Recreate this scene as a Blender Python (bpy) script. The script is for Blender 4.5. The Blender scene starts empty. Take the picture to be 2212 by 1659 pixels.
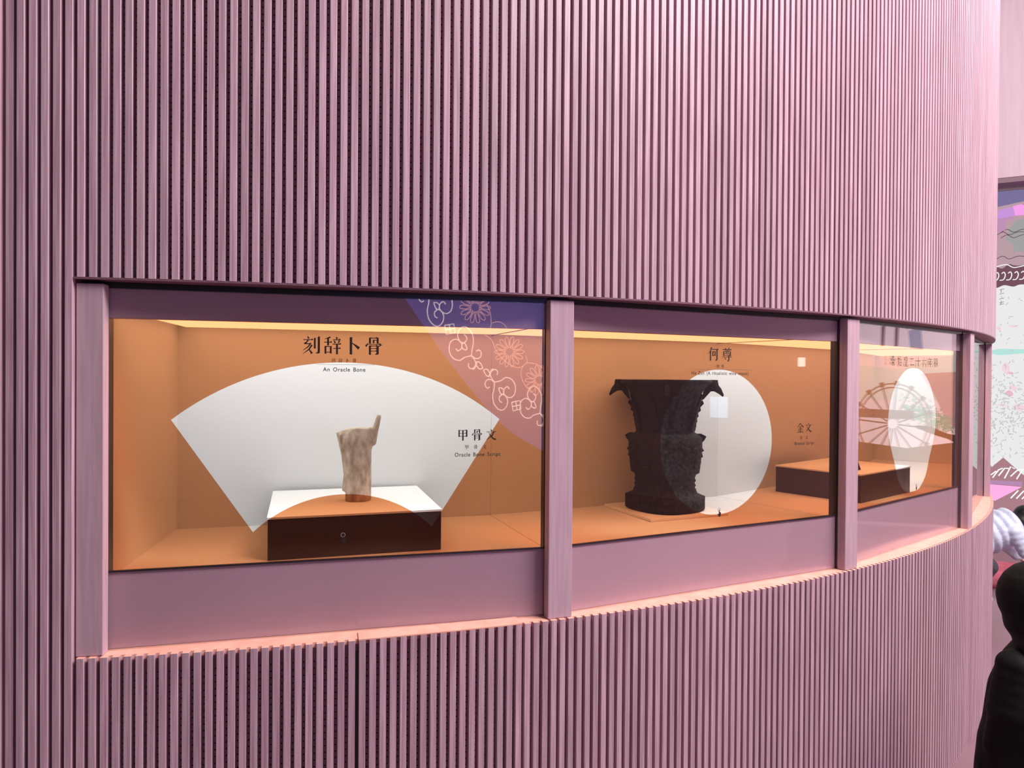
import bpy, bmesh, math, random
from mathutils import Vector, Matrix
random.seed(7)
C = bpy.context.scene.collection
S = bpy.context.scene

# ------------------------------------------------------------------ camera, world, lights, exposure
ZC = 1.5
PIT, ROLL = 0.00870763, 0.0073767
fw = Vector((0, math.cos(PIT), -math.sin(PIT)))
r0 = Vector((1, 0, 0)); u0 = r0.cross(fw)
rr = r0*math.cos(ROLL) + u0*math.sin(ROLL)
uu = -r0*math.sin(ROLL) + u0*math.cos(ROLL)
cam = bpy.data.cameras.new('camera'); cam.sensor_width = 36; cam.lens = 36*1500/2212; cam.clip_start = .05
co = bpy.data.objects.new('camera', cam); C.objects.link(co)
co.matrix_world = Matrix(((rr.x, uu.x, -fw.x, 0), (rr.y, uu.y, -fw.y, 0), (rr.z, uu.z, -fw.z, ZC), (0, 0, 0, 1)))
S.camera = co
S.view_settings.view_transform = 'Standard'; S.view_settings.look = 'None'
S.view_settings.gamma = 1; S.view_settings.use_curve_mapping = False
S.view_settings.exposure = 0.0
w = bpy.data.worlds.new('hall_ambience'); S.world = w; w.use_nodes = True
w.node_tree.nodes['Background'].inputs[0].default_value = (1.0, .93, .95, 1)
w.node_tree.nodes['Background'].inputs[1].default_value = 0.09

def area(name, loc, target, sx, sy, power, col):
    l = bpy.data.lights.new(name, 'AREA'); l.shape = 'RECTANGLE'; l.size = sx; l.size_y = sy
    l.energy = power; l.color = col
    o = bpy.data.objects.new(name, l); C.objects.link(o); o.location = loc
    o.rotation_euler = (Vector(target)-Vector(loc)).to_track_quat('-Z', 'Y').to_euler()
    return o
area('hall_ceiling_light', (3.5, .45, 5.9), (1.5, 2.2, 2.4), 3.2, 2.0, 660, (1, .95, .97))
area('bulkhead_fill_light', (5.2, 4.6, 5.0), (4.9, 6.2, 3.4), 1.6, 1.2, 8, (1, .95, .97))  # added fill to brighten the far bulkhead, not a lamp of the hall

# ------------------------------------------------------------------ materials
def mat(name, col, rough=.5, metal=0, emit=None, estr=0, spec=.5):
    m = bpy.data.materials.new(name); m.use_nodes = True
    b = m.node_tree.nodes['Principled BSDF']
    b.inputs['Base Color'].default_value = (*col, 1); b.inputs['Roughness'].default_value = rough
    b.inputs['Metallic'].default_value = metal; b.inputs['Specular IOR Level'].default_value = spec
    if emit:
        b.inputs['Emission Color'].default_value = (*emit, 1); b.inputs['Emission Strength'].default_value = estr
    return m
def noise_mat(name, c0, c1, scale=(8, 8, 8), rough=.5, detail=4, bump=0, metal=0, bscale=None, rand=0, lo=.35, hi=.65, spec=.5):
    m = mat(name, c0, rough, metal, spec=spec); nt = m.node_tree; N = nt.nodes; L = nt.links
    b = N['Principled BSDF']
    tc = N.new('ShaderNodeTexCoord'); mp = N.new('ShaderNodeMapping'); mp.inputs['Scale'].default_value = scale
    L.new(tc.outputs['Object'], mp.inputs[0])
    src = mp.outputs[0]
    if rand:
        oi = N.new('ShaderNodeObjectInfo'); sc = N.new('ShaderNodeMath'); sc.operation = 'MULTIPLY'; sc.inputs[1].default_value = 57.3
        L.new(oi.outputs['Random'], sc.inputs[0])
        cx = N.new('ShaderNodeCombineXYZ')
        for k in range(3): L.new(sc.outputs[0], cx.inputs[k])
        va = N.new('ShaderNodeVectorMath'); va.operation = 'ADD'
        L.new(src, va.inputs[0]); L.new(cx.outputs[0], va.inputs[1]); src = va.outputs[0]
    nz = N.new('ShaderNodeTexNoise'); nz.inputs['Scale'].default_value = 1; nz.inputs['Detail'].default_value = detail
    L.new(src, nz.inputs['Vector'])
    cr = N.new('ShaderNodeValToRGB'); cr.color_ramp.elements[0].position = lo; cr.color_ramp.elements[1].position = hi
    cr.color_ramp.elements[0].color = (*c0, 1); cr.color_ramp.elements[1].color = (*c1, 1)
    L.new(nz.outputs['Fac'], cr.inputs[0])
    out = cr.outputs[0]
    if rand:
        hv = N.new('ShaderNodeHueSaturation')
        mr = N.new('ShaderNodeMapRange'); mr.inputs['To Min'].default_value = 1-rand; mr.inputs['To Max'].default_value = 1+rand*.6
        L.new(oi.outputs['Random'], mr.inputs['Value']); L.new(mr.outputs[0], hv.inputs['Value']); L.new(out, hv.inputs['Color']); out = hv.outputs[0]
    L.new(out, b.inputs['Base Color'])
    if bump:
        bp = N.new('ShaderNodeBump'); bp.inputs['Strength'].default_value = bump; bp.inputs['Distance'].default_value = .004
        L.new(nz.outputs['Fac'], bp.inputs['Height']); L.new(bp.outputs[0], b.inputs['Normal'])
    return m
def emit_mat(name, col, s):
    m = bpy.data.materials.new(name); m.use_nodes = True; nt = m.node_tree; nt.nodes.clear()
    e = nt.nodes.new('ShaderNodeEmission'); e.inputs[0].default_value = (*col, 1); e.inputs[1].default_value = s
    o = nt.nodes.new('ShaderNodeOutputMaterial'); nt.links.new(e.outputs[0], o.inputs[0]); return m
def glass_mat(name, r_zero):
    m = bpy.data.materials.new(name); m.use_nodes = True; nt = m.node_tree; N = nt.nodes; L = nt.links; N.clear()
    g = N.new('ShaderNodeNewGeometry'); d = N.new('ShaderNodeVectorMath'); d.operation = 'DOT_PRODUCT'
    L.new(g.outputs['Incoming'], d.inputs[0]); L.new(g.outputs['Normal'], d.inputs[1])
    a = N.new('ShaderNodeMath'); a.operation = 'ABSOLUTE'; L.new(d.outputs['Value'], a.inputs[0])
    s = N.new('ShaderNodeMath'); s.operation = 'SUBTRACT'; s.inputs[0].default_value = 1; L.new(a.outputs[0], s.inputs[1])
    p = N.new('ShaderNodeMath'); p.operation = 'POWER'; p.inputs[1].default_value = 4.5; L.new(s.outputs[0], p.inputs[0])
    k = N.new('ShaderNodeMath'); k.operation = 'MULTIPLY_ADD'; k.inputs[1].default_value = 1-r_zero; k.inputs[2].default_value = r_zero
    L.new(p.outputs[0], k.inputs[0])
    t = N.new('ShaderNodeBsdfTransparent'); t.inputs[0].default_value = (.985, .99, .985, 1)
    gl = N.new('ShaderNodeBsdfGlossy'); gl.inputs['Roughness'].default_value = 0.0
    mx = N.new('ShaderNodeMixShader'); L.new(k.outputs[0], mx.inputs[0]); L.new(t.outputs[0], mx.inputs[1]); L.new(gl.outputs[0], mx.inputs[2])
    o = N.new('ShaderNodeOutputMaterial'); L.new(mx.outputs[0], o.inputs[0]); return m
def film_mat(name, col):
    m = bpy.data.materials.new(name); m.use_nodes = True; nt = m.node_tree; nt.nodes.clear()
    t = nt.nodes.new('ShaderNodeBsdfTransparent'); t.inputs[0].default_value = (*col, 1)
    o = nt.nodes.new('ShaderNodeOutputMaterial'); nt.links.new(t.outputs[0], o.inputs[0]); return m

M = {}
M['slat'] = noise_mat('pink_oak_slat', (.43, .255, .305), (.61, .40, .455), (190, 190, 5), .42, 6, .12, rand=.13)
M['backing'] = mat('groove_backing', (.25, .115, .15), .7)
M['peach'] = noise_mat('pale_peach_edge', (.80, .36, .27), (.86, .44, .34), (30, 30, 30), .5)
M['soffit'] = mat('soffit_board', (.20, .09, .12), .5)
M['black'] = mat('black_metal', (.012, .012, .013), .35)
M['hole'] = mat('perforation_shadow', (.012, .004, .006), .9, spec=0)
M['pillar'] = noise_mat('pillar_oak', (.47, .30, .35), (.55, .36, .41), (120, 120, 6), .45, 4)
M['board'] = noise_mat('mauve_backed_board', (.52, .305, .37), (.54, .32, .385), (3, 3, 3), .55)
M['glass'] = glass_mat('showcase_glass', .042)
M['film'] = film_mat('orange_tint_film', (.64, .263, .112))
M['ink'] = mat('dark_brown_ink', (.012, .006, .004), .6)
M['rule'] = mat('thin_rule_ink', (.16, .10, .08), .6)
M['casewall'] = mat('white_case_lining', (.73, .73, .73), .6)
M['caselight'] = emit_mat('luminous_case_ceiling', (1, .985, .96), 2.95)
M['seam'] = mat('dark_seam', (.25, .18, .14), .7)
M['plinth_top'] = mat('plinth_white', (.82, .81, .79), .5)
M['bronze'] = noise_mat('dark_bronze', (.0015, .0015, .0016), (.030, .029, .028), (90, 90, 90), .7, 6, .6, 0, spec=.12)
M['bone'] = noise_mat('aged_bone', (.24, .15, .09), (.58, .45, .34), (60, 60, 30), .65, 8, .35, lo=.3, hi=.7)
M['floor'] = noise_mat('mauve_floor_tile', (.23, .125, .15), (.27, .15, .175), (2, 2, 2), .35)
M['bulkhead'] = noise_mat('pink_bulkhead', (.60, .40, .46), (.66, .455, .51), (30, 30, 2), .5, 4)
M['red'] = noise_mat('red_mat', (.42, .04, .08), (.60, .12, .18), (6, 6, 6), .5)
M['skin'] = mat('skin', (.62, .36, .29), .5)
M['hair'] = noise_mat('black_hair', (.008, .007, .007), (.02, .017, .016), (60, 60, 12), .5)
M['puffer'] = noise_mat('pale_blue_puffer', (.62, .64, .82), (.78, .80, .92), (14, 14, 14), .4, 5, .4)
M['blackcoat'] = noise_mat('black_coat_fabric', (.003, .003, .003), (.007, .007, .007), (20, 20, 20), .7, 5, .4, spec=.15)
M['trousers'] = noise_mat('dark_trousers', (.05, .045, .06), (.08, .07, .09), (20, 20, 20), .8)
M['shoe'] = mat('shoe_white', (.6, .58, .58), .5)

# ------------------------------------------------------------------ helpers
def props(o, label=None, cat=None, group=None, kind=None):
    if label: o['label'] = label
    if cat: o['category'] = cat
    if group: o['group'] = group
    if kind: o['kind'] = kind
    return o
def link(name, me, m, parent=None):
    o = bpy.data.objects.new(name, me); C.objects.link(o)
    if m is not None:
        for x in (m if isinstance(m, (list, tuple)) else [m]): me.materials.append(x)
    if parent: o.parent = parent
    return o
def mesh(name, vs, fs, m, parent=None, smooth=False):
    me = bpy.data.meshes.new(name); me.from_pydata([tuple(v) for v in vs], [], fs); me.update()
    if smooth:
        for p in me.polygons: p.use_smooth = True
    return link(name, me, m, parent)
def empty(name, loc=(0, 0, 0), rz=0):
    o = bpy.data.objects.new(name, None); C.objects.link(o); o.location = loc; o.rotation_euler = (0, 0, rz); o.empty_display_size = .1
    return o
def frame_box(name, O, ex, ey, sz, m, parent=None, bev=0):
    """box: ranges sz=((x0,x1),(y0,y1),(z0,z1)) in frame O,ex,ey,Z"""
    bm = bmesh.new(); vs = []
    for x in sz[0]:
        for y in sz[1]:
            for z in sz[2]:
                p = Vector(O)+Vector(ex)*x+Vector(ey)*y; vs.append(bm.verts.new((p.x, p.y, p.z+z)))
    for f in ((0, 1, 3, 2), (4, 6, 7, 5), (0, 4, 5, 1), (2, 3, 7, 6), (0, 2, 6, 4), (1, 5, 7, 3)): bm.faces.new([vs[i] for i in f])
    bmesh.ops.recalc_face_normals(bm, faces=bm.faces)
    if bev: bmesh.ops.bevel(bm, geom=bm.edges[:], offset=bev, segments=2, affect='EDGES', profile=.5)
    me = bpy.data.meshes.new(name); bm.to_mesh(me); bm.free()
    return link(name, me, m, parent)
def prism(pts, d0, d1, fr):
    """closed polygon (a,b) extruded between depths; fr(a,b,d)->Vector"""
    n = len(pts)
    vs = [fr(a, b, d0) for a, b in pts]+[fr(a, b, d1) for a, b in pts]
    fs = [tuple(range(n)), tuple(range(2*n-1, n-1, -1))]+[(i, (i+1) % n, n+(i+1) % n, n+i) for i in range(n)]
    return vs, fs
def fix(o):
    bm = bmesh.new(); bm.from_mesh(o.data); bmesh.ops.recalc_face_normals(bm, faces=bm.faces); bm.to_mesh(o.data); bm.free(); return o

# ------------------------------------------------------------------ the plan curve of the wall (arc index = slat number)
DS = 0.0237542; KN = [0, 37.5, 75, 112.5, 150]; KV = [.16106992, .19883797, .18553922, .22018437, .22266305]
def kap(i):
    if i <= 0: return KV[0]
    if i >= 150: return KV[-1]
    k = int(i//37.5); t = (i-KN[k])/37.5; return KV[k]*(1-t)+KV[k+1]*t
STEP = .1; LO, HI = -24.0, 240.0
def build_curve():
    f = {}; 
    def go(sgn, end):
        x, y, th = -1.03033351, 1.4718228, 0.13105427; i = 0.0; out = [(0.0, x, y, th)]
        while (i < end if sgn > 0 else i > end):
            h = STEP*sgn*DS; th2 = th+kap(i+sgn*STEP/2)*h; tm = (th+th2)/2
            x += math.cos(tm)*h; y += math.sin(tm)*h; th = th2; i += sgn*STEP; out.append((i, x, y, th))
        return out
    a = go(-1, LO); b = go(1, HI)
    return a[:0:-1]+b
CV = build_curve()
def W(i, off=0):
    t = (i-CV[0][0])/STEP; k = max(0, min(len(CV)-2, int(t))); t -= k
    x = CV[k][1]*(1-t)+CV[k+1][1]*t; y = CV[k][2]*(1-t)+CV[k+1][2]*t; th = CV[k][3]*(1-t)+CV[k+1][3]*t
    return Vector((x+math.sin(th)*off, y-math.cos(th)*off, 0)), th
ZT, ZB = 1.7094, 0.8894
ZTOP = 4.3
def band(i0, i1, o0, o1, z0, z1, step=1.0):
    """curved solid between offsets o0<o1 and heights"""
    n = max(2, int(round((i1-i0)/step))+1); vs = []; fs = []
    for k in range(n):
        i = i0+(i1-i0)*k/(n-1)
        for o in (o0, o1):
            p, _ = W(i, o)
            for z in (z0, z1): vs.append((p.x, p.y, z))
    for k in range(n-1):
        a = 4*k; b = a+4
        fs += [(a+2, b+2, b+3, a+3), (b, a, a+1, b+1), (a, b, b+2, a+2), (b+1, a+1, a+3, b+3)]
    fs += [(0, 2, 3, 1), (4*n-4, 4*n-3, 4*n-1, 4*n-2)]
    return vs, fs

# slats
SW, SD = .0154, .0120
def slat_mesh(name, h, top_mat=False):
    c = .0009; a = SW/2
    sec = [(-a, SD), (-a, c), (-a+c, 0), (a-c, 0), (a, c), (a, SD)]
    vs = [(x, y, 0) for x, y in sec]+[(x, y, h) for x, y in sec]
    fs = [(0, 1, 2, 3, 4, 5)[::-1], (6, 7, 8, 9, 10, 11)]+[(i, (i+1) % 6, 6+(i+1) % 6, 6+i) for i in range(6)]
    me = bpy.data.meshes.new(name); me.from_pydata(vs, [], fs); me.materials.append(M['slat']); me.materials.append(M['peach'])
    if top_mat: me.polygons[1].material_index = 1
    bm = bmesh.new(); bm.from_mesh(me); bmesh.ops.recalc_face_normals(bm, faces=bm.faces); bm.to_mesh(me); bm.free()
    return me
def put_slat(me, i, z, parent, off=0.0):
    p, th = W(i+.5, off); o = bpy.data.objects.new('slat', me); C.objects.link(o); o.parent = parent
    o.location = (p.x, p.y, z); o.rotation_euler = (0, 0, th)
    return o
SEND = 196
wall_up = props(mesh('wall_upper', *band(3.9, SEND, -.05, -.0121, ZT+.001, ZTOP), M['backing']), kind='structure')
props(wall_up, 'upper curved wall of pink wooden slats over the windows', None)
wall_lo = props(mesh('wall_lower', *band(3.9, SEND, -.05, -.0121, 0, ZB-.012), M['backing']), kind='structure')
props(wall_lo, 'lower curved wall of pink wooden slats under the windows')
wall_l = props(mesh('wall_left', *band(-22, 3.9, -.05, -.0121, 0, ZTOP), M['backing']), kind='structure')
props(wall_l, 'full-height pink slatted wall left of the first window')
me_u = slat_mesh('slat_upper', ZTOP-ZT); me_b = slat_mesh('slat_lower', ZB, True); me_f = slat_mesh('slat_full', ZTOP)
for i in range(4, SEND): put_slat(me_u, i, ZT, wall_up)
for i in range(4, SEND): put_slat(me_b, i, 0, wall_lo, .0015 if 29 <= i < 46 else 0)
for i in range(-21, 4): put_slat(me_f, i, 0, wall_l, -.005 if i == -2 else 0)
# perforations in the grooves
def holes(name, i0, i1, z0, z1, parent):
    vs = []; fs = []; R = .0017
    for i in range(i0, i1):
        p, th = W(i, -.0117); tx, ty = math.cos(th), math.sin(th); ph = random.random()*.002
        z = z0+ph
        while z < z1:
            b = len(vs)
            for k in range(6):
                a = k*math.pi/3; vs.append((p.x+tx*R*math.cos(a), p.y+ty*R*math.cos(a), z+R*math.sin(a)))
            fs.append(tuple(range(b, b+6))); z += .0152
    props(mesh(name, vs, fs, M['hole'], parent), 'rows of tiny round perforations in the grooves', kind='stuff')
holes('perforation', 4, 64, ZT+.008, 3.05, wall_up)
holes('perforation', 5, 52, .45, ZB-.03, wall_lo)
mesh('joint_gap', *band(28.82, 29.18, -.0119, -.0095, 0, ZB-.028), M['black'], wall_lo)

# soffit, ledge
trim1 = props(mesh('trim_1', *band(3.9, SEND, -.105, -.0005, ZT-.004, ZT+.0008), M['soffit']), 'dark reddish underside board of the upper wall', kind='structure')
trim2 = props(mesh('trim_2', *band(4.0, SEND, -.115, -.0118, ZB-.012, ZB), M['peach']), 'pale peach ledge running under the windows', kind='structure')
mesh('ledge_cap', *band(29.15, 45.9, -.050, .0012, ZB+.0003, ZB+.003), M['peach'], trim2)

# ------------------------------------------------------------------ pillars
PIL = [(3.95, 6.28), (48.95, 51.75), (94.75, 97.55), (138.6, 141.4), (182.6, 185.4)]
for n, (a, b) in enumerate(PIL):
    p, th = W((a+b)/2, -.010); wd = (b-a)*DS/2
    ex = (math.cos(th), math.sin(th), 0); ey = (-math.sin(th), math.cos(th), 0)
    o = frame_box('trim_%d' % (n+3), p, ex, ey, ((-wd, wd), (0, .028), (ZB+.0003, ZT-.012)), M['pillar'], bev=.002)
    props(o, ['mauve corner post at the left end of the windows', 'mauve post between the first and second window', 'mauve post between the second and third window',
              'mauve post between the third and fourth window', 'far mauve post at the right end of the curved wall'][n], kind='structure')
    frame_box('jamb', p, ex, ey, ((-wd+.004, wd-.004), (.0283, .062), (ZB+.0005, ZT-.005)), M['black'], o)

# ------------------------------------------------------------------ windows
Z_TB, Z_GT, Z_BB = 1.6263, 1.6915, 1.0610   # top board lower edge, glass top, bottom board upper edge
PANES = [(6.3, 49.0), (51.6, 94.9), (97.3, 138.8), (141.2, 182.8)]
UOFF = []
class Pane: pass
panes = []
for n, (a, b) in enumerate([(6.3, 49.0), (51.6, 94.2), (97, 139), (142, 184)]):
    q = Pane(); A, _ = W(a, -.036); B, _ = W(b, -.036); q.A = A; q.d = (B-A).normalized(); q.L = (B-A).length
    q.n = Vector((q.d.y, -q.d.x, 0))     # outward
    panes.append(q)
def on(q, u, z, o=0): return q.A+q.d*u+q.n*o+Vector((0, 0, z))
RANGE = [(-.008, 1.010), (.006, 1.016), (.010, .992), (-.012, .968)]

# ---- glyphs (100-unit boxes, strokes in a Song-like style)
def H(x0, x1, y, w=4.5): return ('H', x0, x1, y, w)
def V(x, y0, y1, wd=11): return ('V', x, y0, y1, wd)
def T(*p): return ('S', p)
G = {
'刻': [T((28, 99, 4), (35, 86, 11)), H(3, 60, 80), T((32, 80, 8), (22, 66, 7), (9, 57, 10)), T((10, 58, 6), (42, 58, 5)), T((47, 62, 8), (30, 40, 7), (1, 20, 2)),
      T((53, 52, 10), (36, 26, 8), (1, 1, 2)), T((36, 28, 4), (53, 3, 13)), V(69, 30, 90, 11), V(92, 6, 98, 13), T((92, 8, 11), (73, 7, 2))],
'辞': [T((38, 97, 9), (3, 85, 2)), H(1, 47, 68), V(24, 48, 92, 11), V(9, 2, 46, 11), V(40, 4, 46, 11), H(9, 40, 44), H(9, 40, 12), T((70, 99, 5), (77, 87, 12)), H(52, 97, 82),
      T((58, 78, 5), (66, 64, 11)), T((90, 78, 11), (82, 62, 4)), H(50, 100, 58), H(54, 98, 34), V(76, 0, 58, 12)],
'卜': [V(36, 0, 98, 15), T((40, 68, 3), (62, 53, 10), (84, 36, 18))],
'骨': [V(27, 64, 98, 12), V(73, 64, 98, 12), H(27, 73, 96), V(49, 66, 86, 10), H(49, 73, 84, 4), H(8, 92, 61, 4), T((14, 66, 4), (3, 48, 13)), T((95, 62, 12), (82, 48, 4)),
      V(27, 0, 53, 13), V(73, 4, 53, 14), H(27, 73, 51), H(27, 73, 37, 4), H(27, 73, 22, 4), T((73, 7, 12), (58, 4, 3))],
'甲': [V(14, 34, 95, 13), V(86, 34, 95, 14), H(14, 86, 92), H(14, 86, 66), H(14, 86, 40), V(50, 0, 92, 14)],
'文': [T((44, 99, 4), (56, 84, 15)), H(3, 97, 76), T((75, 77, 14), (60, 44, 12), (3, 3, 3)), T((23, 74, 3), (46, 38, 10), (70, 16, 13), (96, 8, 16))],
'何': [T((31, 99, 12), (18, 70, 9), (1, 50, 2)), V(20, 0, 72, 13), H(34, 99, 84, 6), V(44, 34, 70, 11), V(66, 36, 70, 11), H(44, 66, 68), H(44, 66, 42), V(85, 6, 84, 13), T((85, 8, 12), (68, 3, 3))],
'尊': [T((28, 99, 4), (38, 87, 11)), T((72, 99, 11), (60, 87, 4)), H(6, 94, 84, 6), V(16, 38, 72, 11), V(84, 38, 72, 11), H(16, 84, 70), H(16, 84, 42), V(41, 56, 84, 9), V(59, 56, 84, 9),
      H(16, 84, 54, 4), H(2, 98, 31), V(68, 2, 40, 12), T((68, 4, 11), (52, 0, 3)), T((24, 26, 4), (38, 12, 11))],
'金': [T((50, 99, 12), (30, 74, 8), (1, 55, 2)), T((50, 97, 6), (72, 74, 10), (99, 58, 15)), H(28, 72, 58), H(14, 86, 38), V(50, 5, 58, 12), T((24, 30, 4), (32, 14, 11)), T((78, 30, 10), (66, 14, 4)), H(3, 97, 4, 6)],
'秦': [H(20, 80, 90), H(14, 86, 76), H(4, 96, 62), T((50, 98, 8), (40, 66, 8), (4, 44, 2)), T((56, 62, 4), (96, 44, 10)), T((64, 50, 6), (30, 46, 2)), H(14, 86, 32), V(50, 0, 46, 9), T((46, 30, 6), (10, 8, 2)), T((54, 30, 4), (92, 8, 9))],
'始': [T((26, 98, 8), (16, 50, 7), (34, 30, 5), (42, 10, 5)), T((40, 70, 7), (24, 26, 6), (2, 4, 2)), H(2, 44, 70), T((72, 98, 8), (54, 62, 6)), H(52, 92, 60), T((86, 78, 4), (94, 56, 8)), V(58, 0, 42, 9), V(90, 0, 42, 9), H(58, 90, 40), H(58, 90, 8)],
'皇': [T((54, 100, 8), (44, 90, 3)), V(22, 52, 88, 8), V(78, 52, 88, 8), H(22, 78, 86), H(22, 78, 70), H(22, 78, 54), H(10, 90, 40), H(20, 80, 22), H(2, 98, 4), V(50, 4, 40, 9)],
'二': [H(16, 84, 76, 6), H(2, 98, 16, 6)],
'十': [H(2, 98, 58, 5), V(50, 0, 98, 11)],
'六': [T((46, 98, 4), (54, 84, 10)), H(2, 98, 66), T((36, 48, 8), (24, 22, 6), (4, 2, 2)), T((62, 48, 4), (94, 6, 13))],
'年': [T((30, 98, 8), (18, 74, 5), (2, 60, 2)), H(22, 90, 82), H(26, 84, 56), V(28, 32, 56, 8), H(2, 98, 32), V(58, 0, 82, 10)],
'铜': [T((24, 98, 8), (4, 72, 3)), H(16, 42, 82), H(6, 42, 62), H(6, 42, 42), V(24, 6, 62, 8), T((24, 8, 6), (44, 22, 3)), V(54, 0, 92, 9), V(94, 4, 92, 10), H(54, 94, 90), H(64, 84, 70), V(66, 28, 52, 6), V(82, 28, 52, 6), H(66, 82, 50), H(66, 82, 30)],
}
def stroke_polys(st):
    out = []
    if st[0] == 'H':
        _, x0, x1, y, wd = st; out.append([(x0, y-wd/2), (x1, y-wd/2), (x1, y+wd/2), (x0, y+wd/2)])
        if x1-x0 > 40: out.append([(x1-14, y+wd/2-.5), (x1, y-wd/2), (x1, y), (x1-5, y+wd/2+6)])
    elif st[0] == 'V':
        _, x, y0, y1, wd = st; out.append([(x-wd/2, y0+2), (x+wd/2, y0), (x+wd/2, y1-1), (x+wd/2+2, y1+2), (x-wd/2, y1)])
    else:
        p = st[1]; Ls = []; Rs = []
        for k, (x, y, wd) in enumerate(p):
            a = p[max(0, k-1)]; b = p[min(len(p)-1, k+1)]; dx, dy = b[0]-a[0], b[1]-a[1]; l = math.hypot(dx, dy) or 1
            nx, ny = -dy/l*wd/2, dx/l*wd/2; Ls.append((x+nx, y+ny)); Rs.append((x-nx, y-ny))
        for k in range(len(p)-1): out.append([Ls[k], Ls[k+1], Rs[k+1], Rs[k]])
    return out
def text_poly(q, polys, name, m, parent, o=.0046):
    vs = []; fs = []
    for pl in polys:
        b = len(vs); vs += [on(q, u, z, o) for u, z in pl]; fs.append(tuple(range(b, b+len(pl))))
    return mesh(name, vs, fs, m, parent)
def chars(q, s, u0, u1, z0, z1, parent, name='lettering', m=None):
    """chars evenly laid between u0,u1 ; one mesh per character"""
    n = len(s); h = z1-z0; wd = h*.94
    for k, c in enumerate(s):
        ub = u0+(u1-u0-wd)*(k/(n-1) if n > 1 else .5)
        P = []
        for st in G[c]:
            for pl in stroke_polys(st): P.append([(ub+x/100*wd, z0+y/100*h) for x, y in pl])
        text_poly(q, P, name, m or M['ink'], parent)
def latin(q, s, uc, z0, width, parent, m=None):
    cu = bpy.data.curves.new('t', 'FONT'); cu.body = s; cu.size = 1; cu.offset = .012; cu.space_character = 1.12; cu.space_word = 1.5
    ob = bpy.data.objects.new('t', cu); C.objects.link(ob); bpy.context.view_layer.update()
    dg = bpy.context.evaluated_depsgraph_get(); me = bpy.data.meshes.new_from_object(ob.evaluated_get(dg)); bpy.data.objects.remove(ob)
    xs = [v.co.x for v in me.vertices]; a, b = min(xs), max(xs); k = width/(b-a)
    kz = min(k, .0115/ .72)
    for v in me.vertices: v.co = on(q, uc-width/2+(v.co.x-a)*k, z0+v.co.y*k*1.05, .0046)
    me.materials.clear(); me.name = 'caption'
    return link('caption', me, m or M['ink'], parent)
def icon(q, u, z, parent):
    ring = []; n = 20
    for k in range(n):
        a0, a1 = 2*math.pi*k/n, 2*math.pi*(k+1)/n
        ring.append([(u+.0055*math.cos(a0), z+.005+.0055*math.sin(a0)), (u+.0055*math.cos(a1), z+.005+.0055*math.sin(a1)), (u+.0042*math.cos(a1), z+.005+.0042*math.sin(a1)), (u+.0042*math.cos(a0), z+.005+.0042*math.sin(a0))])
    hand = [[(u-.0015, z+.006), (u+.0012, z+.006), (u+.0014, z-.001), (u+.0065, z-.003), (u+.0065, z-.010), (u+.0035, z-.015), (u-.0015, z-.015), (u-.0055, z-.007), (u-.0040, z-.0055), (u-.0015, z-.0075)]]
    text_poly(q, ring, 'touch_ring', mat('icon_grey', (.22, .22, .22), .6) if 'icon_grey' not in bpy.data.materials else bpy.data.materials['icon_grey'], parent)
    text_poly(q, hand, 'touch_hand', M['ink'], parent)

def arc3(p0, p1, p2, n):
    """circle arc through three points"""
    ax, ay = p0; bx, by = p1; cx, cy = p2
    d = 2*(ax*(by-cy)+bx*(cy-ay)+cx*(ay-by))
    ux = ((ax*ax+ay*ay)*(by-cy)+(bx*bx+by*by)*(cy-ay)+(cx*cx+cy*cy)*(ay-by))/d
    uy = ((ax*ax+ay*ay)*(cx-bx)+(bx*bx+by*by)*(ax-cx)+(cx*cx+cy*cy)*(bx-ax))/d
    r = math.hypot(ax-ux, ay-uy); a0 = math.atan2(ay-uy, ax-ux); a2 = math.atan2(cy-uy, cx-ux)
    return [(ux+r*math.cos(a0+(a2-a0)*k/n), uy+r*math.sin(a0+(a2-a0)*k/n)) for k in range(n+1)]
fan = arc3((.124, 1.3995), (.505, 1.534), (.886, 1.3955), 40)+arc3((.7165, 1.131), (.508, 1.2185), (.2995, 1.137), 30)
circle = [(.517+.2125*math.cos(2*math.pi*k/64), 1.3165+.2125*math.sin(2*math.pi*k/64)) for k in range(64)]
def smooth_loop(pts, n=6):
    out = []; N_ = len(pts)
    for i in range(N_):
        p0, p1, p2, p3 = pts[i-1], pts[i], pts[(i+1) % N_], pts[(i+2) % N_]
        for k in range(n):
            t = k/n
            out.append(tuple(.5*((2*p1[j])+(-p0[j]+p2[j])*t+(2*p0[j]-5*p1[j]+4*p2[j]-p3[j])*t*t+(-p0[j]+3*p1[j]-3*p2[j]+p3[j])*t**3) for j in (0, 1)))
    return out
vh = [(.522, 1.548), (.60, 1.535), (.675, 1.485), (.722, 1.41), (.733, 1.335), (.712, 1.27), (.675, 1.20), (.645, 1.14), (.60, 1.10), (.56, 1.086)]
vase = smooth_loop([(.522, 1.548)]+vh[1:]+[(1.044-u, z) for u, z in vh[:0:-1]])
HOLE = [fan, circle, vase, None]
WLAB = ['first window with a fan-shaped clear panel in orange glass', 'second window with a round clear panel in orange glass',
        'third window with a vase-shaped clear panel in orange glass', 'narrow fourth window at the far end of the curve']
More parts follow.
